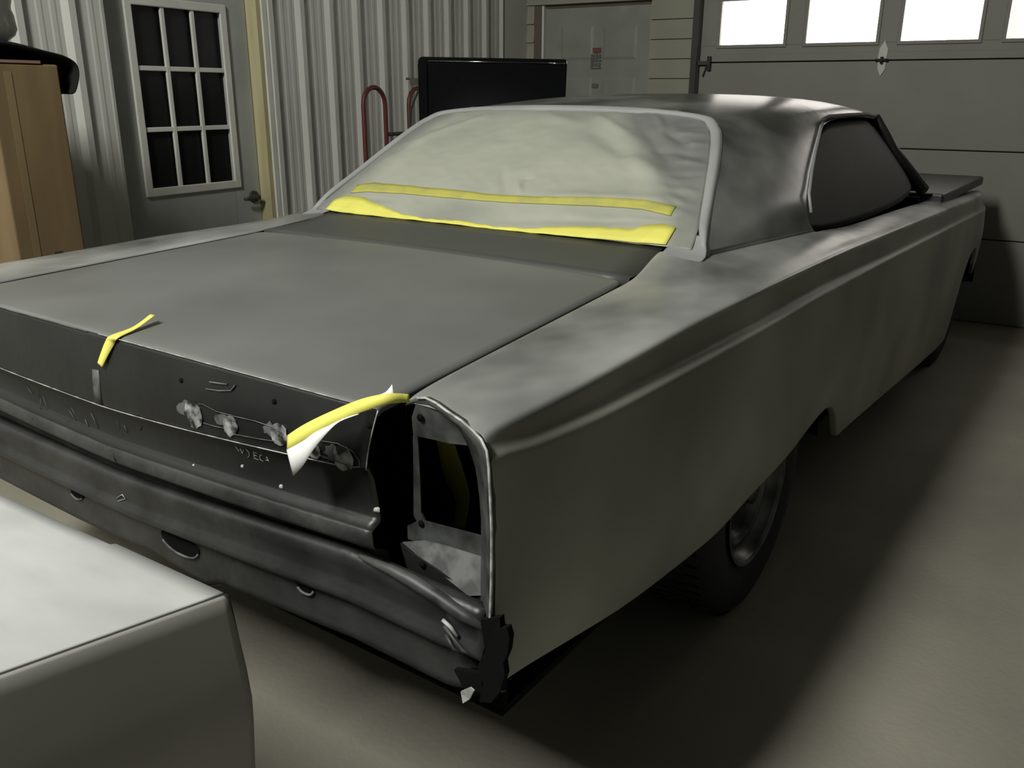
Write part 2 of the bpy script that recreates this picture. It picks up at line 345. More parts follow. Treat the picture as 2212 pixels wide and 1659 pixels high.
R0 = [(.745, 1.19, .990), (.72, 1.25, 1.044), (.684, 1.357, 1.115), (.64, 1.487, 1.202), (.605, 1.574, 1.26), (.573, 1.624, 1.293), (.515, 1.661, 1.317), (.30, 1.685, 1.335), (.02, 1.693, 1.340)]
RN = [(.80, 1.92, .972), (.785, 1.87, 1.02), (.772, 1.89, 1.08), (.735, 2.02, 1.14), (.70, 2.16, 1.20), (.65, 2.38, 1.295), (.60, 2.45, 1.345), (.38, 2.5, 1.377), (.02, 2.5, 1.386)]
NR = 9
def ring(t):
    out = []
    for k, (a, b_) in enumerate(zip(R0, RN)):
        p = Vector(a).lerp(Vector(b_), t); s = math.sin(math.pi*t)
        if k: p.z += .012*s*(k/8)**.5; p.x += .016*s*(1-abs(k-4)/5) if k < 8 else 0
        out.append(tuple(p))
    return out

def inner(y, side):
    g0, g1 = (.738, .668) if side > 0 else (.695, .697)
    if y <= .93: return (g0+(g1-g0)*y/.93, .928+.036*y)
    if y <= 1.17:
        t = (y-.93)/.24; return (g1+(.632-g1)*sm(t), .9615+.038*t)
    if y <= 1.92:
        t = (y-1.19)/.73; return (.745+.055*max(0, t), .990-.018*max(0, t))
    return (itp(y, [(1.92, .80), (2.2, .80), (3.6, .80), (4.8, .84)]), itp(y, [(1.92, .972), (2.3, .945), (3.0, .93), (3.8, .905), (4.8, .868)]))
RT_Y = [1.19, 1.26, 1.34, 1.42, 1.49, 1.55, 1.61, 1.66, 1.71, 1.74, 1.78, 1.80, 1.82, 1.85, 1.865, 1.88, 1.895, 1.91, 1.92]
RINGS = [ring((y-1.19)/.73) for y in RT_Y]
YS = sorted(set([0, .006, .015, .028, .045, .08, .12, .2, .3, .4, .5, .6, .72, .85, .93, .98, 1.05, 1.11, 1.15, 1.17]+RT_Y+[1.96, 2.02, 2.1, 2.25, 2.4, 2.7, 3.0, 3.4, 3.7, 3.8, 3.84, 3.88, 3.92, 3.97, 4.03, 4.1, 4.2, 4.3, 4.4, 4.48, 4.55, 4.6, 4.65, 4.7, 4.74, 4.78]))
YE = [(.60, .06), (.73, .062), (.776, .073), (.806, .062), (.835, .05), (.875, .036), (.904, .025), (.93, .018), (.942, .012), (.97, .010)]
def section(y, side):
    gx_, gz = inner(y, side); xc = .925+.006*sm(y/.3); zc = itp(y, ZC_T); zl = itp(y, ZL_T); zb = itp(y, ZB_T)
    if y > 4.3: xc -= .05*((y-4.3)/.48)**2
    k = 1-sm((y-1.5)/.9)                    # the lower ledge fades out forward
    xs = xc+.018+.012*sm(y/.5)
    lo = xs+.004
    P = [(gx_, gz-.03), (gx_, gz), (gx_+.008, gz+.001)]
    P += [(gx_+(xc-gx_)*.35, gz+(zc-gz)*.3+.004), (gx_+(xc-gx_)*.75, gz+(zc-gz)*.7+.004), (xc-.012, zc+.001), (xc, zc-.001), (xc+.004, zc-.010)]
    d = (zc-zl)
    P += [(xc+.006*k+.010*(1-k), zc-d*.55), (xc+.008*k+.016*(1-k), zl+.010), (xs-.006*k, zl+.003), (xs, zl-.004), (xs+.001, zl-.016)]
    zb = min(zb-.018, zl-.1)
    P += [(xs+.006, zl-.09), (lo+.004, zb+(zl-zb)*.5), (lo, zb+(zl-zb)*.25), (lo-.006, zb+.05), (lo-.012, zb+.010), (lo-.014, zb), (lo-.035, zb+.002)]
    if 1.185 < y < 1.925:
        P[0] = P[1]; P[2] = (gx_+(xc-gx_)*.12, gz+(zc-gz)*.08-.002)
    out = []
    for p in P:
        ye = itp(p[0], YE) if y < .15 else 0
        roll = -.006*(1-y/.045)**2 if y < .045 and p[1] > .85 else 0
        out.append((p[0], y+ye*(1-y/.15) if y < .15 else y, p[1]+roll))
    return out
def assign_gap(o):  # lid-gap lips coloured black to stand for the shade in the gap
    for p in o.data.polygons:
        c = p.center
        if c.y < 1.18 and ((.6 < c.x < .745) or (-.70 < c.x < -.60)) and abs(p.normal.z) < .6: p.material_index = 2
def assign_side(o):
    for p in o.data.polygons:
        c = p.center; zc = itp(c.y, ZC_T)
        p.material_index = 1 if c.z < zc-.012 and (abs(c.x-.02) > .89) else 0
rf = MB()
for sd in (1, -1):
    sec = [(section(y, 1) if sd > 0 else [mir(p) for p in section(y, -1)]) for y in YS]
    V_, F_ = grid(sec, flip=sd > 0); n_ = len(sec[0])
    keep = []
    for f in F_:
        cols = sorted({i % n_ for i in f}); r0_ = min(i//n_ for i in f)
        if cols[0] == 0 and 1.185 < YS[r0_] < 1.91: continue
        keep.append(f)
    rf.add(V_, keep)
rows = []
for r in RINGS: rows.append(list(r)+[mir(p) for p in r[:-1]][::-1])
rf.add(*grid(rows, flip=True))
fr_rows = []
for (y, zs, zo) in ((2.5, 0, 0), (2.75, .0, .0), (3.0, -.008, .0), (3.25, -.028, -.01), (3.32, -.042, -.02)):
    base = [(RN[5][0]-(.03*(y-2.38) if y > 2.5 else 0), y if y > 2.5 else RN[5][1], 1.295), (RN[6][0]-(.03*(y-2.45) if y > 2.5 else 0), y if y > 2.5 else RN[6][1], 1.345), (.38, y, 1.377), (.02, y, 1.386)]
    base = [(a, b_, c_+(zs if i else zo)) for i, (a, b_, c_) in enumerate(base)]
    fr_rows.append(base+[mir(p) for p in base[:-1]][::-1])
rf.add(*grid(fr_rows, flip=True))
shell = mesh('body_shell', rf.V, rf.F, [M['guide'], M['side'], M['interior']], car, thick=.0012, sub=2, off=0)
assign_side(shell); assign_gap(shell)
# masked side openings (dark cover from the sail pillar to the windscreen pillar)
def side_cover(f):
    lower = [(.792, 1.90, .985), (.80, 2.0, .955), (.80, 2.3, .935), (.80, 2.7, .925), (.80, 3.2, .935), (.79, 3.56, .962)]
    mid = [(.762, 1.90, 1.07), (.735, 2.12, 1.10), (.735, 2.45, 1.11), (.735, 2.8, 1.11), (.73, 3.15, 1.11), (.725, 3.45, 1.09)]
    top = [(.69, 2.18, 1.19), (.655, 2.40, 1.265), (.64, 2.5, 1.292), (.625, 2.8, 1.292), (.615, 3.05, 1.292), (.61, 3.28, 1.285)]
    g = lambda L: [f((x-.012, y, z)) for x, y, z in L]
    return grid([g(lower), g(mid), g(top)])
tag(mesh('side_window', *side_cover(lambda p: p), M['wincover'], car, thick=.003, sub=1), 'side window opening covered in flat dark masking')
mesh('side_window', *side_cover(mir), M['wincover'], car, thick=.003, sub=1)
# light worn lip around the rear of the side opening
lip = [(.797, 1.875, 1.035), (.778, 1.895, 1.09), (.742, 2.02, 1.15), (.708, 2.15, 1.205), (.675, 2.29, 1.262), (.66, 2.36, 1.288)]
MB().tube(lip, [.005]*6, 8).build('window_lip', M['frame_light'], car)
MB().tube([(.655, 2.38, 1.297), (.65, 2.46, 1.305), (.635, 2.8, 1.306), (.62, 3.1, 1.304), (.612, 3.28, 1.292)], .009, 8).build('drip_rail', M['wincover'], car)
for f in (lambda p: p, mir):
    MB().tube([f((.612, 3.29, 1.287)), f((.68, 3.40, 1.15)), f((.79, 3.60, .965))], [.022, .024, .03], 10).build('windscreen_pillar', M['black_paint'], car)
wr = [[(x, 3.30-.0*abs(x), 1.325 if abs(x-.02) < .5 else 1.29) for x in (-.57, -.3, .02, .34, .61)], [(x*1.28, 3.64, .955) for x in (-.57, -.3, .02, .34, .61)]]
mesh('windscreen', *grid(wr), M['wincover'], car, thick=.004)
# hood sitting proud, and front end closing
hb = MB()
hb.box(-.82, .875, 3.66, 4.85, .895, .945)
tag(hb.build('hood', M['black_paint'], car, smooth=False, bevel=.012), 'black hood sitting slightly raised')
MB().box(-.85, .86, 4.70, 4.76, .36, .85).build('front_panel', M['black_paint'], car, smooth=False, bevel=.01)
# added black plates that stop light leaking through the body
ib = MB()
ib.box(-.84, .90, .95, 1.0, .50, .90).box(-.86, .90, .10, 4.7, .385, .40).box(.5, .925, .03, .38, .515, .52).box(.5, .925, .36, .84, .462, .468).box(-.86, .5, .035, .12, .47, .48).box(-.86, .90, .10, .115, .39, .62)
ib.box(-.72, .78, 3.58, 3.62, .40, .93)
ib.box(-.80, .84, 1.0, 3.6, .60, .62)
ib.box(-.85, -.82, .12, 3.8, .40, .82)
ib.box(.875, .88, 1.95, 3.75, .34, .82)
ib.build('inner_light_block', M['interior'], car, smooth=False)
for f in (lambda p: p, mir):                # wheel housings
    for yc in (1.30, 4.25):
        prof = []
        for a in range(0, 181, 12): prof.append((yc+.47*math.cos(R(a)), .36+.47*math.sin(R(a))*.95))
        rows = [[f((x, min(y, 4.72), min(z, .80))) for (y, z) in prof] for x in (.62, .925)]
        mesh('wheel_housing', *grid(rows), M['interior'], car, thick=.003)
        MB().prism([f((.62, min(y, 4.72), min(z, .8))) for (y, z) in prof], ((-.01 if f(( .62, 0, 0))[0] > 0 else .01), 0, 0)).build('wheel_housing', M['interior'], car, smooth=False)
# filler deck between lid and rear window
fl = []
for i in range(7):
    t = i/6; y = .942+.255*t; z = .9615+.004+.037*(t**1.6)
    ws = .664-.034*sm(t); wl_ = -(.682-.035*sm(t))+MX
    fl.append([(wl_+(ws-wl_)*s, y+(.012 if t < .01 else 0)*0-.018*t*(1-(2*s-1)**2), z+.007*(1-(2*s-1)**2)*(1-t)) for s in [k/16 for k in range(17)]])
fl = [[(p[0], .940, p[2]-.03) for p in fl[0]]]+fl
mesh('filler_deck', *grid(fl, flip=False), M['filler'], car, thick=.0012)
# trunk lid
xa, xb = -.642, .730
def lid_pt(s, y):
    r_ = .7300+(.6600-.7300)*y/.93; l_ = -.635-.003*y/.93; yy = y
    x = l_+(r_-l_)*s
    return x, .928+.036*y+.010*(1-(2*s-1)**2)
SS = [0, .004, .015]+[k/24 for k in range(1, 24)]+[.985, .996, 1]
rear_y = lambda x: -.012+.045*x*x
rows = []
for y in (0, .004, .012, .04, .1, .2, .35, .5, .65, .8, .88, .915, .925, .93, .9302):
    row = []
    for s in SS:
        x, z = lid_pt(s, y); e = 1-y/.93
        yy = y+rear_y(x)*e
        if y > .9: yy = .93-(.93-y)-.028*max(0, (abs(2*s-1)-.93)/.07)**2
        dz = 0
        if y < .003: dz = -.004
        elif y < .009: dz = -.001
        if y > .9301: dz = -.02
        if s < .002 or s > .998: dz -= .012
        elif s < .006 or s > .994: dz -= .001
        row.append((x, yy, z+dz))
    rows.append(row)
lid = mesh('trunk_lid', *grid(rows), M['primer'], car, thick=.0012)
# dark rear face of the lid, its bright sanded edges
def face_bot(x): return .786+.055*max(x, 0)**1.3
def fx(s, v):       # v 0 top -> 1 bottom
    xt = xa+(xb-xa)*s; nar = .024*v*max(0, 2*s-1)
    x = xt-nar+.006*v*max(0, 1-2*s)
    zt = lid_pt(s, 0)[1]-.005
    z = zt+(face_bot(x)-zt)*v
    return (x, rear_y(x)-.001-.012*math.sin(v*math.pi*.5)+.006*v*v, z)
rows = [[fx(s, v) for s in [k/40 for k in range(41)]] for v in [0, .05, .15, .3, .45, .6, .75, .88, .96, 1]]
rows.append([(p[0], p[1]+.018, p[2]+.002) for p in rows[-1]])
face = mesh('lid_rear_face', *grid(rows, flip=True), M['black_paint'], lid, thick=.0012)
def on_face(x, z, e=.0):
    s = (x-xa)/(xb-xa); zt = lid_pt(max(0, min(1, s)), 0)[1]-.005; v = (zt-z)/(zt-face_bot(x)); v = max(0, min(1, v))
    return Vector((x, fx(s, v)[1]-e-.0013, z))
MB().tube([on_face(.02+.705*k/30, lid_pt((.02+.705*k/30-xa)/(xb-xa), 0)[1]-.003, -.0006) for k in range(31)], .0011, 6).build('sanded_edge', M['edge'], lid)
MB().tube([on_face(-.62+.60*k/30, lid_pt((-.62+.60*k/30-xa)/(xb-xa), 0)[1]-.004, .0003) for k in range(31)], .0008, 6).build('sanded_edge', M['scratch'], lid)
MB().tube([(lambda p: (p[0], p[1]-.0008, p[2]-.001))(fx(k/60, 1)) for k in range(0, 59)], .0011, 6).build('sanded_edge', M['edge'], lid)
MB().tube([(lambda p: (p[0]+.001, p[1], p[2]))(fx(1, k/12)) for k in range(13)], .0013, 6).build('sanded_edge', M['edge'], lid)
# emblem screw holes, ground bare-metal spots, scribe lines and scuffs on the lid face
def disc(c, r, n=20, sx=1, rot=0, seed=0, jag=0):
    rnd = random.Random(seed); pts = []
    for k in range(n):
        a = 2*math.pi*k/n; q = 1+jag*rnd.uniform(-1, 1); u = r*sx*q*math.cos(a); v = r*q*math.sin(a)
        pts.append((c[0]+u*math.cos(rot)-v*math.sin(rot), c[1]+u*math.sin(rot)+v*math.cos(rot)))
    return pts
def decal(pts, e, th=.0012, mb_=None, fn=on_face):
    mb_ = mb_ or MB(); n = len(pts); e = e-.0004; P = [fn(x, z, e) for x, z in pts]
    c = fn(sum(p[0] for p in pts)/n, sum(p[1] for p in pts)/n, e)
    V = P+[p+Vector((0, th, 0)) for p in P]+[c]
    return mb_.add(V, [(i, (i+1) % n, 2*n) for i in range(n)]+[(i, n+i, n+(i+1) % n, (i+1) % n) for i in range(n)])
for (x, z) in ((.274, .890), (.513, .897), (.737-.02, .897)):
    decal(disc((x, z), .0045), .0006).build('screw_hole', M['interior'], lid)
for i, (x, z, rx, rz_) in enumerate(((.303, .832, .024, .026), (.402, .832, .018, .021), (.524, .842, .020, .020), (.600, .832, .016, .014), (.664, .833, .022, .022))):
    decal(disc((x, z), rz_, 22, rx/rz_, -.5, i, .10), .0010).build('bare_metal_spot', M['bare'], lid, smooth=False)
    decal(disc((x-.022, z+.006), rz_*.55, 14, 1.5, .3, i+20, .25), .0006).build('scuff', M['scratch'], lid, smooth=False)
def line(pts, r, e, m, name, fn=on_face, parent=None, n=5):
    return MB().tube([fn(x, z, e) for x, z in pts], r, n).build(name, m, parent or lid)
line([(.32, .856), (.335, .858), (.37, .852), (.42, .853), (.47, .855), (.51, .853), (.535, .845)], .0009, .0008, M['scratch'], 'scribed_line')
line([(.33, .822), (.355, .822), (.385, .824)], .0009, .0008, M['scratch'], 'scribed_line')
line([(.41, .818), (.44, .821), (.475, .824), (.51, .828)], .0009, .0008, M['scratch'], 'scribed_line')
line([(.62, .853), (.655, .856), (.685, .850), (.698, .838), (.698, .826), (.685, .822), (.65, .824), (.615, .826)], .0009, .0008, M['scratch'], 'scribed_line')
line([(.345, .888), (.38, .891), (.41, .897), (.42, .908)], .0014, .0006, M['scratch'], 'scuff')
line([(.355, .902), (.38, .904), (.40, .906)], .0018, .0004, M['scratch'], 'scuff')
decal([(-.018, .785), (.006, .787), (.010, .83), (.012, .862), (-.010, .860), (-.016, .82)], .0004).build('worn_strip', M['scratch'], lid)
# ---- tail panel under the lid and the pressed valance
def dz(x): return .032*max(0, x)**1.1+.02*max(0, -x)
def vdz(x): return .085*max(0, x)**1.15
TP = [(-.006, .792), (-.004, .785), (.004, .765), (.006, .735), (.004, .712), (.000, .706), (-.018, .700), (-.022, .697), (-.024, .678), (-.022, .672), (-.016, .667), (-.002, .662), (.006, .656), (.008, .636), (.014, .622)]
def tp_row(x, prof, k=1, rnd=None):
    tw = lambda z: x if x < .6 else .6+(x-.6)*itp(z, [(.63, 1.0), (.68, .98), (.74, .86), (.80, .80)])
    return [(tw(z), y+.03*x*x, z+dz(x)+(face_bot(x)-.786-dz(x))*sm((z-.70)/.08)) for i, (y, z) in enumerate(prof)]
def tp_rows(xs, prof, a=0, b_=None):
    return [tp_row(x, prof)[a:b_] for x in xs]
xs_ = [-.69+1.42*k/70 for k in range(71)]
tail = mesh('tail_panel', *grid(tp_rows(xs_, TP, 0, 7), flip=True), M['black_paint'], car, thick=.002)
mesh('tail_ridge', *grid(tp_rows(xs_, TP, 6, None), flip=True), M['ridge_paint'], tail, thick=.002)
VP = [(.010, .632), (-.002, .630), (-.008, .627), (-.011, .618), (-.009, .606), (-.004, .580), (-.006, .572), (-.013, .562), (-.015, .556), (-.012, .549), (.000, .543), (.002, .538), (.003, .500), (.002, .480), (.001, .468), (.012, .463)]
def vrow(x):
    k = itp(x, [(-.9, 0), (0, 0), (.95, 1)])
    out = []
    for i, (y, z) in enumerate(VP):
        f_ = 1 if i < 7 else .8
        zz = z+(vdz(x)*.62 if x < .65 else .085*.65**1.15*.62+(x-.65)*-.06)*f_
        bow = .02*x*x
        if i >= 13: zz += itp(x, [(-.2, 0), (.02, .004), (.05, .010), (.24, -.016), (.26, -.018), (.30, .0), (.4, .0), (.9, 0)])
        out.append((x, y+bow+(.04*max(0, x-.86)/.08 if i > 8 else 0), zz))
    return out
xv = [-.88+1.812*k/110 for k in range(111)]
val = mesh('rear_valance', *grid([vrow(x) for x in xv], flip=True), M['valance_paint'], car, thick=.003)
def val_fn(x, z, e=0):
    r_ = vrow(x); zs = [p[2] for p in r_][::-1]; ys_ = [p[1] for p in r_][::-1]
    return Vector((x, float(np.interp(z, zs, ys_))-e-.0030, z))
def tail_fn(x, z, e=0):
    r_ = tp_row(x, TP); zs = [p[2] for p in r_][::-1]; ys_ = [p[1] for p in r_][::-1]
    return Vector((x, float(np.interp(z, zs, ys_))-e-.0030, z))
def chaikin(P, k=2):
    for _ in range(k):
        Q = []
        for a, b_ in zip(P, P[1:]+P[:1]): Q += [(a[0]*.75+b_[0]*.25, a[1]*.75+b_[1]*.25), (a[0]*.25+b_[0]*.75, a[1]*.25+b_[1]*.75)]
        P = Q
    return P
# bumper bracket slots in the valance
for pts in ([(-.236, .533), (-.234, .519), (-.212, .512), (-.184, .522), (-.180, .537), (-.203, .543)],
            [(.100, .532), (.106, .512), (.143, .497), (.198, .499), (.221, .514), (.226, .532), (.180, .540), (.12, .540)],
            [(.496, .556), (.508, .537), (.534, .536), (.546, .550), (.543, .566), (.515, .571)]):
    pts = chaikin([(x+.02, z+.005) for x, z in pts]); so = decal(pts, .0022, .004, fn=val_fn).build('bracket_slot', M['interior'], val, smooth=False)  # raised black patch stands for the shade inside the hole
    zm = sum(p[1] for p in pts)/len(pts); low = sorted(p for p in pts if p[1] < zm-.004)
    MB().tube([val_fn(x, z, .003) for x, z in low], .0026, 6).build('slot_lip', M['scratch'], so)  # pale lip colour stands for light on the lower rim
# chalk marks and paint spots
for pts in (([(.385, .789), (.391, .779), (.396, .786), (.400, .777), (.405, .786)]), ([(.4125, .790), (.4185, .784), (.4185, .778), (.413, .772)]),
            ([(.440, .787), (.431, .788), (.431, .776), (.441, .775)]), ([(.431, .782), (.438, .782)]),
            ([(.452, .787), (.446, .784), (.446, .777), (.453, .775)]), ([(.459, .775), (.464, .787), (.470, .776)]), ([(.462, .780), (.468, .780)])):
    line([(x, z-.005) for x, z in pts], .0007, .0004, M['chalk'], 'chalk_writing', tail_fn, tail)
for (x, z, r_, q) in ((.257, .713, .0045, .6), (.393, .745, .0035, 1), (.493, .732, .0045, 1), (.712, .748, .005, 1.4)):
    decal(disc((x, z), r_, 12, q, .3, 1, .2), .0006, fn=tail_fn).build('paint_spot', M['chalk'], tail)
decal([(.022, .699), (.036, .678), (.042, .668), (.034, .672)], .0006, fn=tail_fn).build('paint_chip', M['interior'], tail)
for k in range(14):
    rnd = random.Random(k); x = rnd.uniform(-.42, .12); z = rnd.uniform(.70, .76); a = rnd.uniform(-.03, .03)
    line([(x, z), (x+a*.6+.01, z-rnd.uniform(.01, .03))], rnd.uniform(.0004, .0009), .0003, M['scratch'], 'scratch', tail_fn, tail)
line([(-.012, .575), (.012, .590), (.02, .582), (-.006, .570)], .0012, .001, M['edge'], 'torn_edge', val_fn, val)
# ---- tail-light opening in the right quarter: end flange, mounting plates, dark cavity
OUT = [(.744, .066, .926), (.762, .069, .933), (.776, .073, .935), (.806, .062, .936), (.835, .05, .934), (.875, .036, .931), (.904, .025, .926), (.925, .017, .920), (.937, .013, .908), (.943, .010, .885), (.947, .008, .839), (.949, .008, .794), (.949, .008, .749), (.948, .008, .699), (.946, .008, .647), (.942, .008, .625)]
INN = [(.745, .905), (.760, .915), (.775, .922), (.800, .918), (.825, .910), (.850, .898), (.872, .885), (.885, .875), (.894, .862), (.900, .845), (.905, .82), (.908, .785), (.908, .745), (.907, .699), (.906, .650), (.906, .620)]
rows = [[(x-.001, y+.008, z-.002) for x, y, z in OUT], [(x, y-.002, z-.002) for x, y, z in OUT], [(x-.004, y-.003, z-.006) for x, y, z in OUT], [(x*.5+a*.5, y+.012, (z+c_)/2) for (x, y, z), (a, c_) in zip(OUT, INN)], [(a, y+.028, c_) for (x, y, z), (a, c_) in zip(OUT, INN)], [(a, .082, c_) for (x, y, z), (a, c_) in zip(OUT, INN)]]
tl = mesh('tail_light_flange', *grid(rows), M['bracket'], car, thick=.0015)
MB().tube([(x+.0005, y-.004, z+.001) for x, y, z in OUT[1:]], [.0022]*8+[.0026]*7, 6).build('sanded_edge', M['edge'], tl)
# upper gusset between flange and hole, and upright bracket beside the dark gap
def plate(name, pts, y, m, th=.003, parent=car, slope=None):
    P = [(x, (y if slope is None else slope(x, z)), z) for x, z in pts]
    return MB().prism(P, (0, th, 0)).build(name, m, parent, smooth=False)
plate('lamp_mount_plate', [(.762, .930), (.800, .936), (.845, .925), (.876, .906), (.894, .890), (.880, .882), (.825, .874), (.781, .872), (.752, .870), (.750, .90)], .065, M['bracket'])
plate('lamp_mount_plate', [(.752, .87), (.762, .872), (.764, .80), (.764, .740), (.772, .728), (.758, .715), (.748, .73), (.750, .80)], .064, M['bracket'])
for (x, z) in ((.771, .905), (.7665, .722), (.790, .668)): MB().lathe([(0, 0), (0, .006), (.002, .006), (.002, .0)], (x, .060 if z > .7 else .033, z), 'y', 14).build('screw_hole', M['interior'], tl)
plate('lower_lamp_plate', [(.772, .728), (.90, .738), (.904, .696), (.80, .690), (.735, .684), (.735, .708), (.755, .722)], .062, M['bracket'])
plate('lower_lamp_plate', [(.735, .684), (.776, .697), (.821, .701), (.906, .704), (.908, .655), (.885, .648), (.80, .668), (.766, .676)], 0, M['bracket'], slope=lambda x, z: .058-.5*(.704-z)).data.materials[0] = M['scratch']
plate('lower_lamp_plate', [(.742, .690), (.766, .680), (.80, .672), (.885, .652), (.925, .655), (.928, .618), (.845, .635), (.757, .645)], .036, M['black_paint'])
MB().tube([(.690, -.004, .668), (.76, -.004, .666), (.80, -.002, .660), (.85, 0, .648), (.90, .002, .633), (.938, .006, .624)], [.004, .009, .011, .011, .010, .006], 10).build('lower_rail', M['bracket'], val)
# crumpled metal at the lower corner
for i, pts in enumerate(([(.858, .612), (.872, .603), (.886, .592)], [(.860, .600), (.880, .587), (.900, .577), (.912, .566)], [(.866, .588), (.884, .574), (.896, .566)])):
    MB().tube([val_fn(x, z, .006) for x, z in pts], .0032, 6).build('crease', M['edge'] if i == 0 else M['bracket'], val)
mbt = MB()
mbt.prism([(.934, -.004, .642), (.966, .0, .656), (.968, .0, .640), (.979, .0, .644), (.984, 0, .630), (.981, 0, .604), (.973, 0, .582), (.976, 0, .562), (.967, 0, .530), (.950, 0, .500), (.928, 0, .492), (.935, 0, .53), (.925, 0, .555), (.94, 0, .59)], (0, .012, 0))
mbt.prism([(.875, .004, .525), (.93, .004, .54), (.93, .004, .492), (.90, .004, .490)], (0, .01, 0))
mbt.build('torn_corner', M['interior'], val, smooth=False)
MB().prism([(.896, -.006, .500), (.918, -.010, .520), (.925, -.010, .517), (.912, -.004, .492), (.900, -.006, .480)], (0, .003, 0)).build('bent_flap', M['edge'], val, smooth=False)
# ---- rear window surround
def outl(k): return R0[k]
ringV = []
Cn = Vector((.02, 1.46, 1.19))
full = [Vector(p) for p in R0]+[Vector(mir(p)) for p in R0[:-1]][::-1]
def catm(P, n=6):
    out = []
    for i in range(len(P)-1):
        p0, p1, p2, p3 = P[max(i-1, 0)], P[i], P[i+1], P[min(i+2, len(P)-1)]
        for k in range(n):
            t = k/n; out.append(.5*((2*p1)+(-p0+p2)*t+(2*p0-5*p1+4*p2-p3)*t*t+(-p0+3*p1-3*p2+p3)*t**3))
    out.append(P[-1]); return out
ful = catm(full, 6)
nrm = Vector((0, -.56, .83)).normalized()
def inset(p, d):
    v = (Cn-p); v -= nrm*v.dot(nrm); t = Vector((v.x*(.9 if abs(v.x) > .3 else .25), v.y, v.z)); t.normalize(); return p+t*d
NF = len(ful); tap = [min(1, min(i, NF-1-i)/7+.12) for i in range(NF)]
def sr(off, h): return [inset(p, off*(.4+.6*k))+nrm*(h*k-.004*(1-k)) for p, k in zip(ful, tap)]
rows = [sr(-.004, -.006), sr(0, .004), sr(.006, .007), sr(.022, .007), sr(.029, -.002)]
rows_old = [[p-nrm*.006+inset(p, -.004)-p for p in ful], [p+nrm*.004 for p in ful], [inset(p, .008)+nrm*.006 for p in ful], [inset(p, .028)+nrm*.005 for p in ful], [inset(p, .034)-nrm*.004 for p in ful]]
mesh('rear_window_surround', *grid([[tuple(q) for q in r] for r in rows], flip=True), M['frame_light'], car, thick=.0015)
# corner returns at the foot of the window
for f in (lambda p: p, mir):
    mesh('window_corner', *grid([[f(p) for p in r] for r in (((.742, 1.10, .9745), (.70, 1.12, .983), (.645, 1.13, .994)), ((.765, 1.16, .983), (.70, 1.165, .995), (.640, 1.175, 1.001)), ((.752, 1.20, .996), (.70, 1.20, 1.003), (.636, 1.20, 1.006)), ((.722, 1.25, 1.046), (.68, 1.235, 1.030), (.636, 1.225, 1.022)))]), M['frame_light'], car, thick=.002, sub=1)
# ---- wheels
def wheel(x, yc, sgn):
    r0 = .352; w_ = empty('wheel', (0, 0, 0)); w_.parent = car
    t = MB(); s = sgn
    prof = [(0, .205), (s*.006, .225), (s*.016, .26), (s*.016, .30), (s*.004, .335), (-s*.015, r0), (-s*.11, r0+.004), (-s*.20, r0), (-s*.215, .335), (-s*.225, .28), (-s*.21, .205)]
    t.lathe(prof, (x, yc, r0), 'x', 64, closed=True)
    o = t.build('tire', M['rubber'], car)
    tr = MB()
    for k in range(64):
        a = 2*math.pi*k/64
        for dx in (-.03, -.075, -.12, -.165):
            p = Vector((x+s*dx*1, yc+(r0+.001)*math.cos(a+dx*4), r0+(r0+.001)*math.sin(a+dx*4)))
            q = Vector((0, math.cos(a), math.sin(a)))*.005
            tt = Vector((0, -math.sin(a), math.cos(a)))*.012; xx = Vector((.017, 0, 0))
            V = [p+i*tt+j*xx+k2*q for i in (-1, 1) for j in (-1, 1) for k2 in (0, 1)]
            tr.add(V, [(0, 1, 3, 2), (4, 6, 7, 5), (0, 4, 5, 1), (2, 3, 7, 6), (1, 5, 7, 3)])
    tr.build('tread', M['rubber'], o, smooth=False)
    rm = MB(); rm.lathe([(s*.012, .212), (s*.012, .202), (s*.002, .196), (-s*.03, .190), (-s*.035, .172), (-s*.022, .166), (-s*.022, .150), (-s*.045, .142), (-s*.07, .12), (-s*.05, .075), (-s*.045, .045), (-s*.0, .04), (s*.002, 0)], (x, yc, r0), 'x', 64)
    rr = rm.build('rim', M['rim'], car)
    for k in range(5):
        a = 2*math.pi*k/5; MB().tube([(x-s*.055, yc+.057*math.cos(a), r0+.057*math.sin(a)), (x-s*.03, yc+.057*math.cos(a), r0+.057*math.sin(a))], .009, 6).build('lug_nut', M['rim'], rr)
    bpy.data.objects.remove(w_)
wheel(.905, 1.28, 1); wheel(MX-.905, 1.28, -1); wheel(.88, 4.15, 1); wheel(MX-.88, 4.15, -1)
MB().tube([(-.7, 1.28, .352), (.75, 1.28, .352)], .04, 12).build('rear_axle', M['interior'], car)
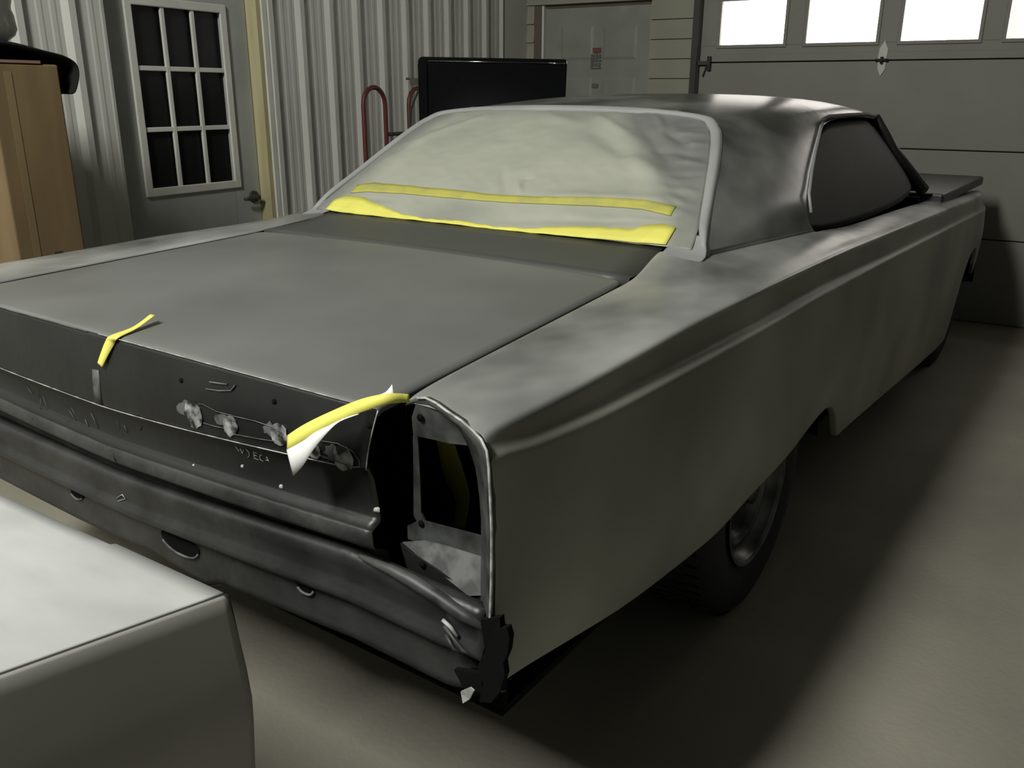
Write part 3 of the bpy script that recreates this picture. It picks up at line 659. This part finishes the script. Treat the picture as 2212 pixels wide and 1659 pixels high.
# ---------------------------------------------------------------- masking paper over the rear window (own thing, taped on)
def top_empty(name, at, label, cat, group=None):
    """a thing standing in the car's turned frame, its origin at `at` (car frame)"""
    p = Matrix.Rotation(CARROT, 3, 'Z') @ Vector(at)
    return empty(name, p, CARROT, label, cat, group)
BR = [(0, .712), (.12, .700), (.337, .662), (.6, .618), (.77, .583), (.87, .553), (.94, .50), (1.0, .42)]
def xr(t): return itp(t, BR)
rng = random.Random(5)
folds = [((-.03, .93), (.154, .82), .022, .006), ((.154, .816), (.383, .576), .028, .012), ((.383, .576), (.52, .434), .026, .014), ((.52, .434), (.625, .316), .018, .010),
         ((.172, .91), (.36, .72), .016, .008), ((.308, .90), (.512, .544), .020, .012), ((.36, .95), (.42, .82), .012, .006), ((.42, .82), (.516, .707), .014, .010), ((.516, .707), (.588, .731), .012, .010),
         ((.44, .66), (.60, .62), .012, .009), ((.46, .80), (.58, .80), .009, .006), ((.47, .86), (.54, .88), .010, .006), ((.52, .58), (.63, .57), .010, .008), ((.544, .469), (.63, .50), .010, .007),
         ((.54, .39), (.65, .37), .012, .008), ((.56, .30), (.665, .24), .010, .008), ((-.50, .625), (-.273, .905), .020, .009), ((-.549, .51), (-.50, .63), .014, .007), ((-.60, .30), (-.53, .55), .025, .006),
         ((-.03, .418), (.033, .26), .014, .007), ((.064, .329), (.09, .25), .010, .009), ((.07, .36), (.10, .37), .008, .006), ((.20, .25), (.60, .30), .022, .009), ((.10, .06), (.60, .17), .016, .007), ((.35, .13), (.62, .17), .010, .005), ((-.50, .13), (-.38, .12), .014, .005)]
def seg(px, pt, a, b_):
    ax, at_, bx, bt = a[0], a[1]*.6, b_[0], b_[1]*.6; px2, pt2 = px, pt*.6
    dx, dt = bx-ax, bt-at_; L2 = dx*dx+dt*dt; u = max(0, min(1, ((px2-ax)*dx+(pt2-at_)*dt)/L2))
    return math.hypot(px2-ax-u*dx, pt2-at_-u*dt), u
def paper(x, t, e=0):
    xrt = xr(t); s = (x-MX/2)/(xrt-MX/2)
    y = 1.192+.492*t; z = 1.003+.332*t
    bul = .006*math.sin(math.pi*min(1, t))*(1-s*s*.8)+.012*(1-s*s)*t*(1-t**3)-.002*t
    h = 0
    for i, (a, b_, w_, am) in enumerate(folds):
        d, u = seg(x, t, a, b_); q = d/w_
        if q < 3: h += am*math.exp(-q*q)*math.sin(math.pi*(.15+.7*u))*(1 if i % 2 == 0 else -.8)
    h += .004*noise.noise((x*7, t*6, 1))+.0015*noise.noise((x*25, t*20, 4))
    edge = min(1, (1-min(1, abs(s)))*9+.0); h *= .25+.75*edge
    p = Vector((x, y, z))+nrm*(bul+h+.002+e)
    return p
pap = top_empty('masking_paper', (.02, 1.19, 1.0), 'crinkled pale masking paper taped over the rear window of the car', 'masking paper')
pO = Vector((.02, 1.19, 1.0))
NT, NX = 90, 170
V = []; col = []
for i in range(NT+1):
    t = i/NT; xrt = xr(t)-.004; xl = MX-xrt
    for j in range(NX+1):
        x = xl+(xrt-xl)*j/NX; V.append(paper(x, t)-pO)
        # paint overspray drifted onto the paper, thickest near the painted edges and along the right-hand slack
        s = (x-MX/2)/(xrt-MX/2)
        line_ = .10+.55*(1-t)
        o1 = sm((x-(.64-.50*t))/.14)*.85
        o2 = sm((t-.86)/.14)*.55
        o3 = sm((-s-.80)/.2)*.75
        o4 = .7*sm((s-.84)/.1)
        n_ = noise.noise((x*4, t*3.5, 9))*.35+noise.noise((x*11, t*12, 2))*.15
        up_ = .22*sm((t-.35)/.5)
        low_ = .35*sm((.22-t)/.12)*sm((.35-abs(x+.1))/.4)
        col.append(max(0, min(1, max(o1, o2, o3, o4)+up_*.7+low_+n_*.55)))
F = []
for i in range(NT):
    for j in range(NX): a = i*(NX+1)+j; F.append((a, a+1, a+NX+2, a+NX+1))
me = bpy.data.meshes.new('sheet'); me.from_pydata([tuple(v) for v in V], [], F); me.update()
at = me.attributes.new('overspray', 'FLOAT', 'POINT'); at.data.foreach_set('value', col)
for p in me.polygons: p.use_smooth = True
sh = bpy.data.objects.new('sheet', me); C.objects.link(sh); sh.parent = pap
m = mat('masking_paper', (.66, .68, .58), .5, bump=.10, bscale=30); nt = m.node_tree; b_ = nt.nodes['Principled BSDF']
a_ = nt.nodes.new('ShaderNodeAttribute'); a_.attribute_name = 'overspray'; mx_ = nt.nodes.new('ShaderNodeMix'); mx_.data_type = 'RGBA'
mx_.inputs[6].default_value = (.42, .435, .36, 1); mx_.inputs[7].default_value = (.17, .175, .17, 1)
nt.links.new(a_.outputs['Fac'], mx_.inputs[0]); nt.links.new(mx_.outputs[2], b_.inputs['Base Color'])
me.materials.append(m); s_ = sh.modifiers.new('thickness', 'SOLIDIFY'); s_.thickness = .0006
def paper_tape(name, cl, m, e=.0025, n=90, ragged=.0, seed=0, parent=pap):
    rnd = random.Random(seed); rows = [[], [], [], []]
    xs = [c[0] for c in cl]
    for k in range(n+1):
        x = xs[0]+(xs[-1]-xs[0])*k/n; lo_ = itp(x, [(c[0], c[1]) for c in cl]); hi_ = itp(x, [(c[0], c[2]) for c in cl])
        hi_ += ragged*noise.noise((x*30, seed, 0)); 
        for r_, t in enumerate((lo_, lo_+(hi_-lo_)*.33, lo_+(hi_-lo_)*.67, hi_)):
            rows[r_].append(tuple(paper(x, max(-.02, t), e)-pO))
    return mesh(name, *grid(rows, flip=False), m, parent, thick=.0006)
paper_tape('tape_strip', [(-.575, .15, .225), (-.51, .172, .255), (-.40, .178, .250), (-.27, .178, .242), (-.02, .175, .229), (.21, .190, .235), (.38, .21, .258), (.51, .215, .268), (.60, .195, .262)], M['tape_dusty'], seed=1)
paper_tape('tape_strip', [(-.620, .0, .085), (-.58, -.012, .125), (-.50, -.012, .125), (-.43, -.012, .08), (-.34, -.012, .045), (-.28, -.012, .022), (-.19, -.012, .008), (-.06, -.012, .018), (.10, -.012, .006), (.20, -.010, .018), (.28, -.008, .045), (.38, -.004, .072), (.52, .0, .080), (.545, .0, .115), (.60, .004, .135), (.635, .006, .12)], M['tape'], ragged=.010, seed=2, e=.004)
# ---------------------------------------------------------------- loose tape pieces on the car
def ribbon(name, L, W, m, label, cat, thick=.0006, two=None, cls=None):
    c0 = Vector(L[0]); o_ = top_empty(name, L[0], label, cat, cls) if two is not None else None
    def sheet(nm, A, B, mm, par):
        A = catm([Vector(a) for a in A], 5); B = catm([Vector(a) for a in B], 5)
        rows = [[tuple(a-c0) for a in A], [tuple((a+b_)/2-c0) for a, b_ in zip(A, B)], [tuple(b_-c0) for b_ in B]]
        return mesh(nm, *grid(rows), mm, par, thick=thick)
    if two is None:
        s = sheet(name, L, W, m, None); s.rotation_euler = (0, 0, CARROT); s.location = Matrix.Rotation(CARROT, 3, 'Z') @ c0
        tag(s, label, cat, cls); return s
    sheet('tape_strip', L, W, m, o_); sheet('torn_film', two[0], two[1], M['tape_white'], o_); return o_
zt = lambda x, y: .928+.036*y+.0095
ribbon('masking_tape', [(.045, .085, .959), (.060, .035, .9455), (.062, -.014, .9392), (.045, -.0165, .925), (.030, -.021, .900), (.022, -.026, .880)],
       [(.068, .080, .961), (.080, .030, .946), (.090, -.015, .9392), (.076, -.0165, .925), (.056, -.0215, .900), (.038, -.027, .874)],
       M['tape'], 'short piece of yellow tape folded over the rear edge of the trunk lid', 'tape')
ribbon('masking_tape', [(.795, .012, .962), (.785, -.020, .970), (.745, -.035, .958), (.68, -.040, .925), (.62, -.040, .891), (.580, -.040, .864)],
       [(.800, .006, .952), (.785, -.025, .955), (.745, -.042, .938), (.685, -.050, .907), (.630, -.050, .871), (.588, -.050, .845)],
       M['tape'], 'torn yellow tape with white film curling down from the trunk lid corner', 'tape',
       two=([(.745, -.043, .9375), (.715, -.047, .924), (.685, -.0505, .9065), (.655, -.051, .889), (.63, -.0505, .8705), (.588, -.0505, .8445)],
            [(.744, -.044, .936), (.712, -.050, .920), (.690, -.054, .900), (.657, -.056, .864), (.627, -.054, .828), (.600, -.052, .803)]))
ribbon('masking_tape', [(.705, .20, .865), (.727, .20, .802), (.753, .20, .735), (.756, .20, .700), (.744, .20, .645)],
       [(.665, .20, .87), (.683, .20, .806), (.700, .20, .74), (.726, .20, .695), (.720, .20, .64)],
       M['tape'], 'strip of yellow tape hanging inside the open tail-light cavity', 'tape')
ribbon('masking_film_scrap', [(.728, .012, .946), (.742, .018, .953), (.752, .022, .966)], [(.733, .010, .940), (.749, .016, .943), (.757, .020, .948)],
       M['tape_white'], 'tiny torn white scrap sticking up at the trunk lid corner', 'tape')
# ---------------------------------------------------------------- pale panel in the foreground, on its stand
PX, PY, PZ = .768, -.386, .80
fp = empty('body_panel', (PX, PY, 0), 0, 'detached pale grey car body panel with a flat whitish top, cut off at lower left', 'car body panel')
Bd = Vector((-.33, -.945, .0)).normalized(); Ad = Vector((-1, .045, 0)).normalized()
def tp(a, b_): return Ad*a+Bd*b_+Vector((0, 0, PZ-.004*math.sin(0)))
rows = []
for a in (0, .004, .03, .1, .2, .219, .222, .26, .4, .6, .8, 1.0):
    nt_ = -.004 if a < .221 else -.010
    rows.append([tuple(tp(a, b_) + Vector((0, 0, -.006*(a/1.0)**2-.0*b_)) + (Bd*(-nt_) if b_ == 0 else Vector((0, 0, 0)))) for b_ in (0, .03, .1, .3, .6, .95)])
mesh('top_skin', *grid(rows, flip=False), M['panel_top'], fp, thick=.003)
n_out = Vector((.945, -.33, 0))
prof = [(0, 0), (.004, -.004), (.007, -.022), (.012, -.06), (.018, -.10), (.0215, -.14), (.020, -.18), (.014, -.26), (.004, -.34), (-.02, -.50), (-.05, -.62)]
rows = [[tuple(Bd*b_+n_out*o_*1.0+Vector((o_*.2, o_*.35, PZ+z-(0.0 if b_ > .02 else 0)))) for (o_, z) in prof] for b_ in (0, .01, .1, .3, .6, .95)]
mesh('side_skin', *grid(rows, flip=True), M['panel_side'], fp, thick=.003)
rows = [[tuple(Ad*a+Vector((o_*1.0, o_*.1, PZ+z))*1 + Vector((0, -.012 if a > 0 else 0, 0))) for (o_, z) in prof] for a in (0, .012)]
mesh('end_flange', *grid(rows), M['track'], fp, thick=.002)
rows = [[tuple(Ad*a+Vector((0, -.02, PZ+z))) for z in (-.004, -.30, -.62)] for a in (.012, .5, 1.0)]
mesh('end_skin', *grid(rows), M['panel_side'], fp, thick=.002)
stn = empty('work_stand', (.20, -.74, 0), 0, 'dark steel trestle carrying the pale body panel', 'stand')
sb_ = MB()
for dx in (-.28, .22): MB().box(dx-.02, dx+.02, -.20, .26, .735, .785).build('crossbar', M['track'], stn, smooth=False)
for dx in (-.28, .22):
    for dy in (-.16, .22):
        MB().tube([(dx, dy, .74), (dx, dy*1.2, 0.0)], .018, 8).build('leg', M['track'], stn)
# ---------------------------------------------------------------- things by the left wall
bx = empty('cardboard_box', (-1.65, .785, 0), 0, 'tall upright cardboard carton by the ribbed wall with a black cloth on top', 'box')
MB().box(-.25, .25, -.122, .122, 0, 1.465).build('carton', M['card'], bx, smooth=False, bevel=.006)
MB().box(-.20, .245, -.22, -.10, 1.466, 1.472).box(.10, .252, -.11, .06, 1.467, 1.476).build('flap', M['card_flap'], bx, smooth=False)
MB().box(.2505, .2515, -.07, -.045, .0, 1.44).build('packing_tape', mat('brown_packing_tape', (.24, .175, .09), .4), bx, smooth=False)
pm = MB()
for (y, z, h, w_) in ((.02, .83, .03, .03), (.035, .79, .018, .04), (.03, .765, .014, .055), (.045, .74, .02, .05)): pm.box(.2505, .2512, y-w_/2, y+w_/2, z-h/2, z+h/2)
pm.build('printed_mark', M['ink'], bx, smooth=False)
rows = []
cp = [(-.175, 1.30), (-.18, 1.38), (-.175, 1.46), (-.15, 1.515), (-.1, 1.525), (0, 1.515), (.08, 1.50), (.14, 1.486), (.178, 1.472), (.186, 1.455), (.180, 1.42), (.168, 1.385), (.155, 1.375)]
for i in range(9):
    x = -.24+.50*i/8; rows.append([(x, y+.01*noise.noise((x*9, k, 0)), z+.016*noise.noise((x*8, k*.6, 3))-.04*(i < 1)) for k, (y, z) in enumerate(cp)])
cl = mesh('black_cloth', *grid(rows), M['blackcloth'], None, thick=.014, sub=2, off=-1); cl.location = (-1.65, .785, 0)
tag(cl, 'black fabric jacket draped over the top of the tall cardboard carton', 'cloth')
bm = bmesh.new(); bmesh.ops.create_icosphere(bm, subdivisions=4, radius=.13)
for v in bm.verts:
    n_ = noise.noise(v.co*16)*.035+noise.noise(v.co*40)*.02; v.co *= 1+n_*5; v.co.z *= 1.1
me = bpy.data.meshes.new('plastic_bag'); bm.to_mesh(me); bm.free(); me.materials.append(M['plastic'])
for p in me.polygons: p.use_smooth = True
pb = bpy.data.objects.new('plastic_bag', me); C.objects.link(pb); pb.location = (-1.52, .705, 1.635)
tag(pb, 'crumpled clear plastic bag lying on the black cloth above the carton', 'bag')
# hand truck with two looped handles
ht = empty('hand_truck', (-1.75, 3.2, 0), 0, 'red two-handled hand truck standing against the ribbed wall', 'hand truck')
def loop(y0, y1, nm):
    c = (y0+y1)/2; r_ = (y1-y0)/2
    pts = [(0, y0, .12), (0, y0, .7), (0, y0, 1.41-r_)]+[(0, c-r_*math.cos(R(a)), 1.41-r_+r_*math.sin(R(a))) for a in range(20, 180, 20)]+[(0, y1, 1.41-r_), (0, y1, .7), (0, y1, .12)]
    MB().tube(pts, .013, 10).build(nm, M['red'], ht)
loop(-.30, -.11, 'handle_loop'); loop(.11, .30, 'handle_loop')
for z in (.22, .55, .85, 1.155): MB().tube([(0, -.30 if z < 1 else -.11, z), (0, .30 if z < 1 else .11, z)], .011, 8).build('crossbar', M['track'], ht)
MB().box(.0, .22, -.24, .24, .005, .015).build('toe_plate', M['track'], ht, smooth=False)
for y in (-.27, .27): MB().lathe([(-.04, 0), (-.04, .11), (-.025, .125), (.025, .125), (.04, .11), (.04, 0)], (-.09, y, .127), 'y', 28).build('wheel', M['rubber'], ht)
# black panel standing on end
bpn = empty('detached_car_door', (-1.06, 3.125, 0), math.atan2(.41, .66), 'glossy black car door panel standing on end in front of the ribbed wall', 'car door')
MB().prism([(-.375, 0, 0), (.37, 0, 0), (.385, 0, 1.0), (.40, 0, 1.53), (.395, 0, 1.553), (-.37, 0, 1.562), (-.385, 0, 1.548), (-.385, 0, 1.4)], (0, .05, 0)).build('shell', M['black_gloss'], bpn, smooth=False, bevel=.012)
MB().box(-.385, -.335, -.012, 0, .05, 1.53).build('end_fold', M['black_gloss'], bpn, smooth=False, bevel=.006)
MB().tube([(-.33, -.004, 1.540), (.0, -.004, 1.537), (.30, -.004, 1.533)], .003, 6).tube([(.30, -.004, 1.533), (.39, -.004, 1.530)], .005, 6).build('trim_strip', M['chrome'], bpn)
MB().box(-.43, -.385, .0, .03, 1.42, 1.455).tube([(-.45, .01, 1.452), (-.43, .01, 1.452)], .006).tube([(-.385, .02, 1.40), (-.43, .02, 1.30), (-.44, .02, 1.1), (-.42, .02, .9)], .006, 6).build('latch', M['track'], bpn, smooth=False)
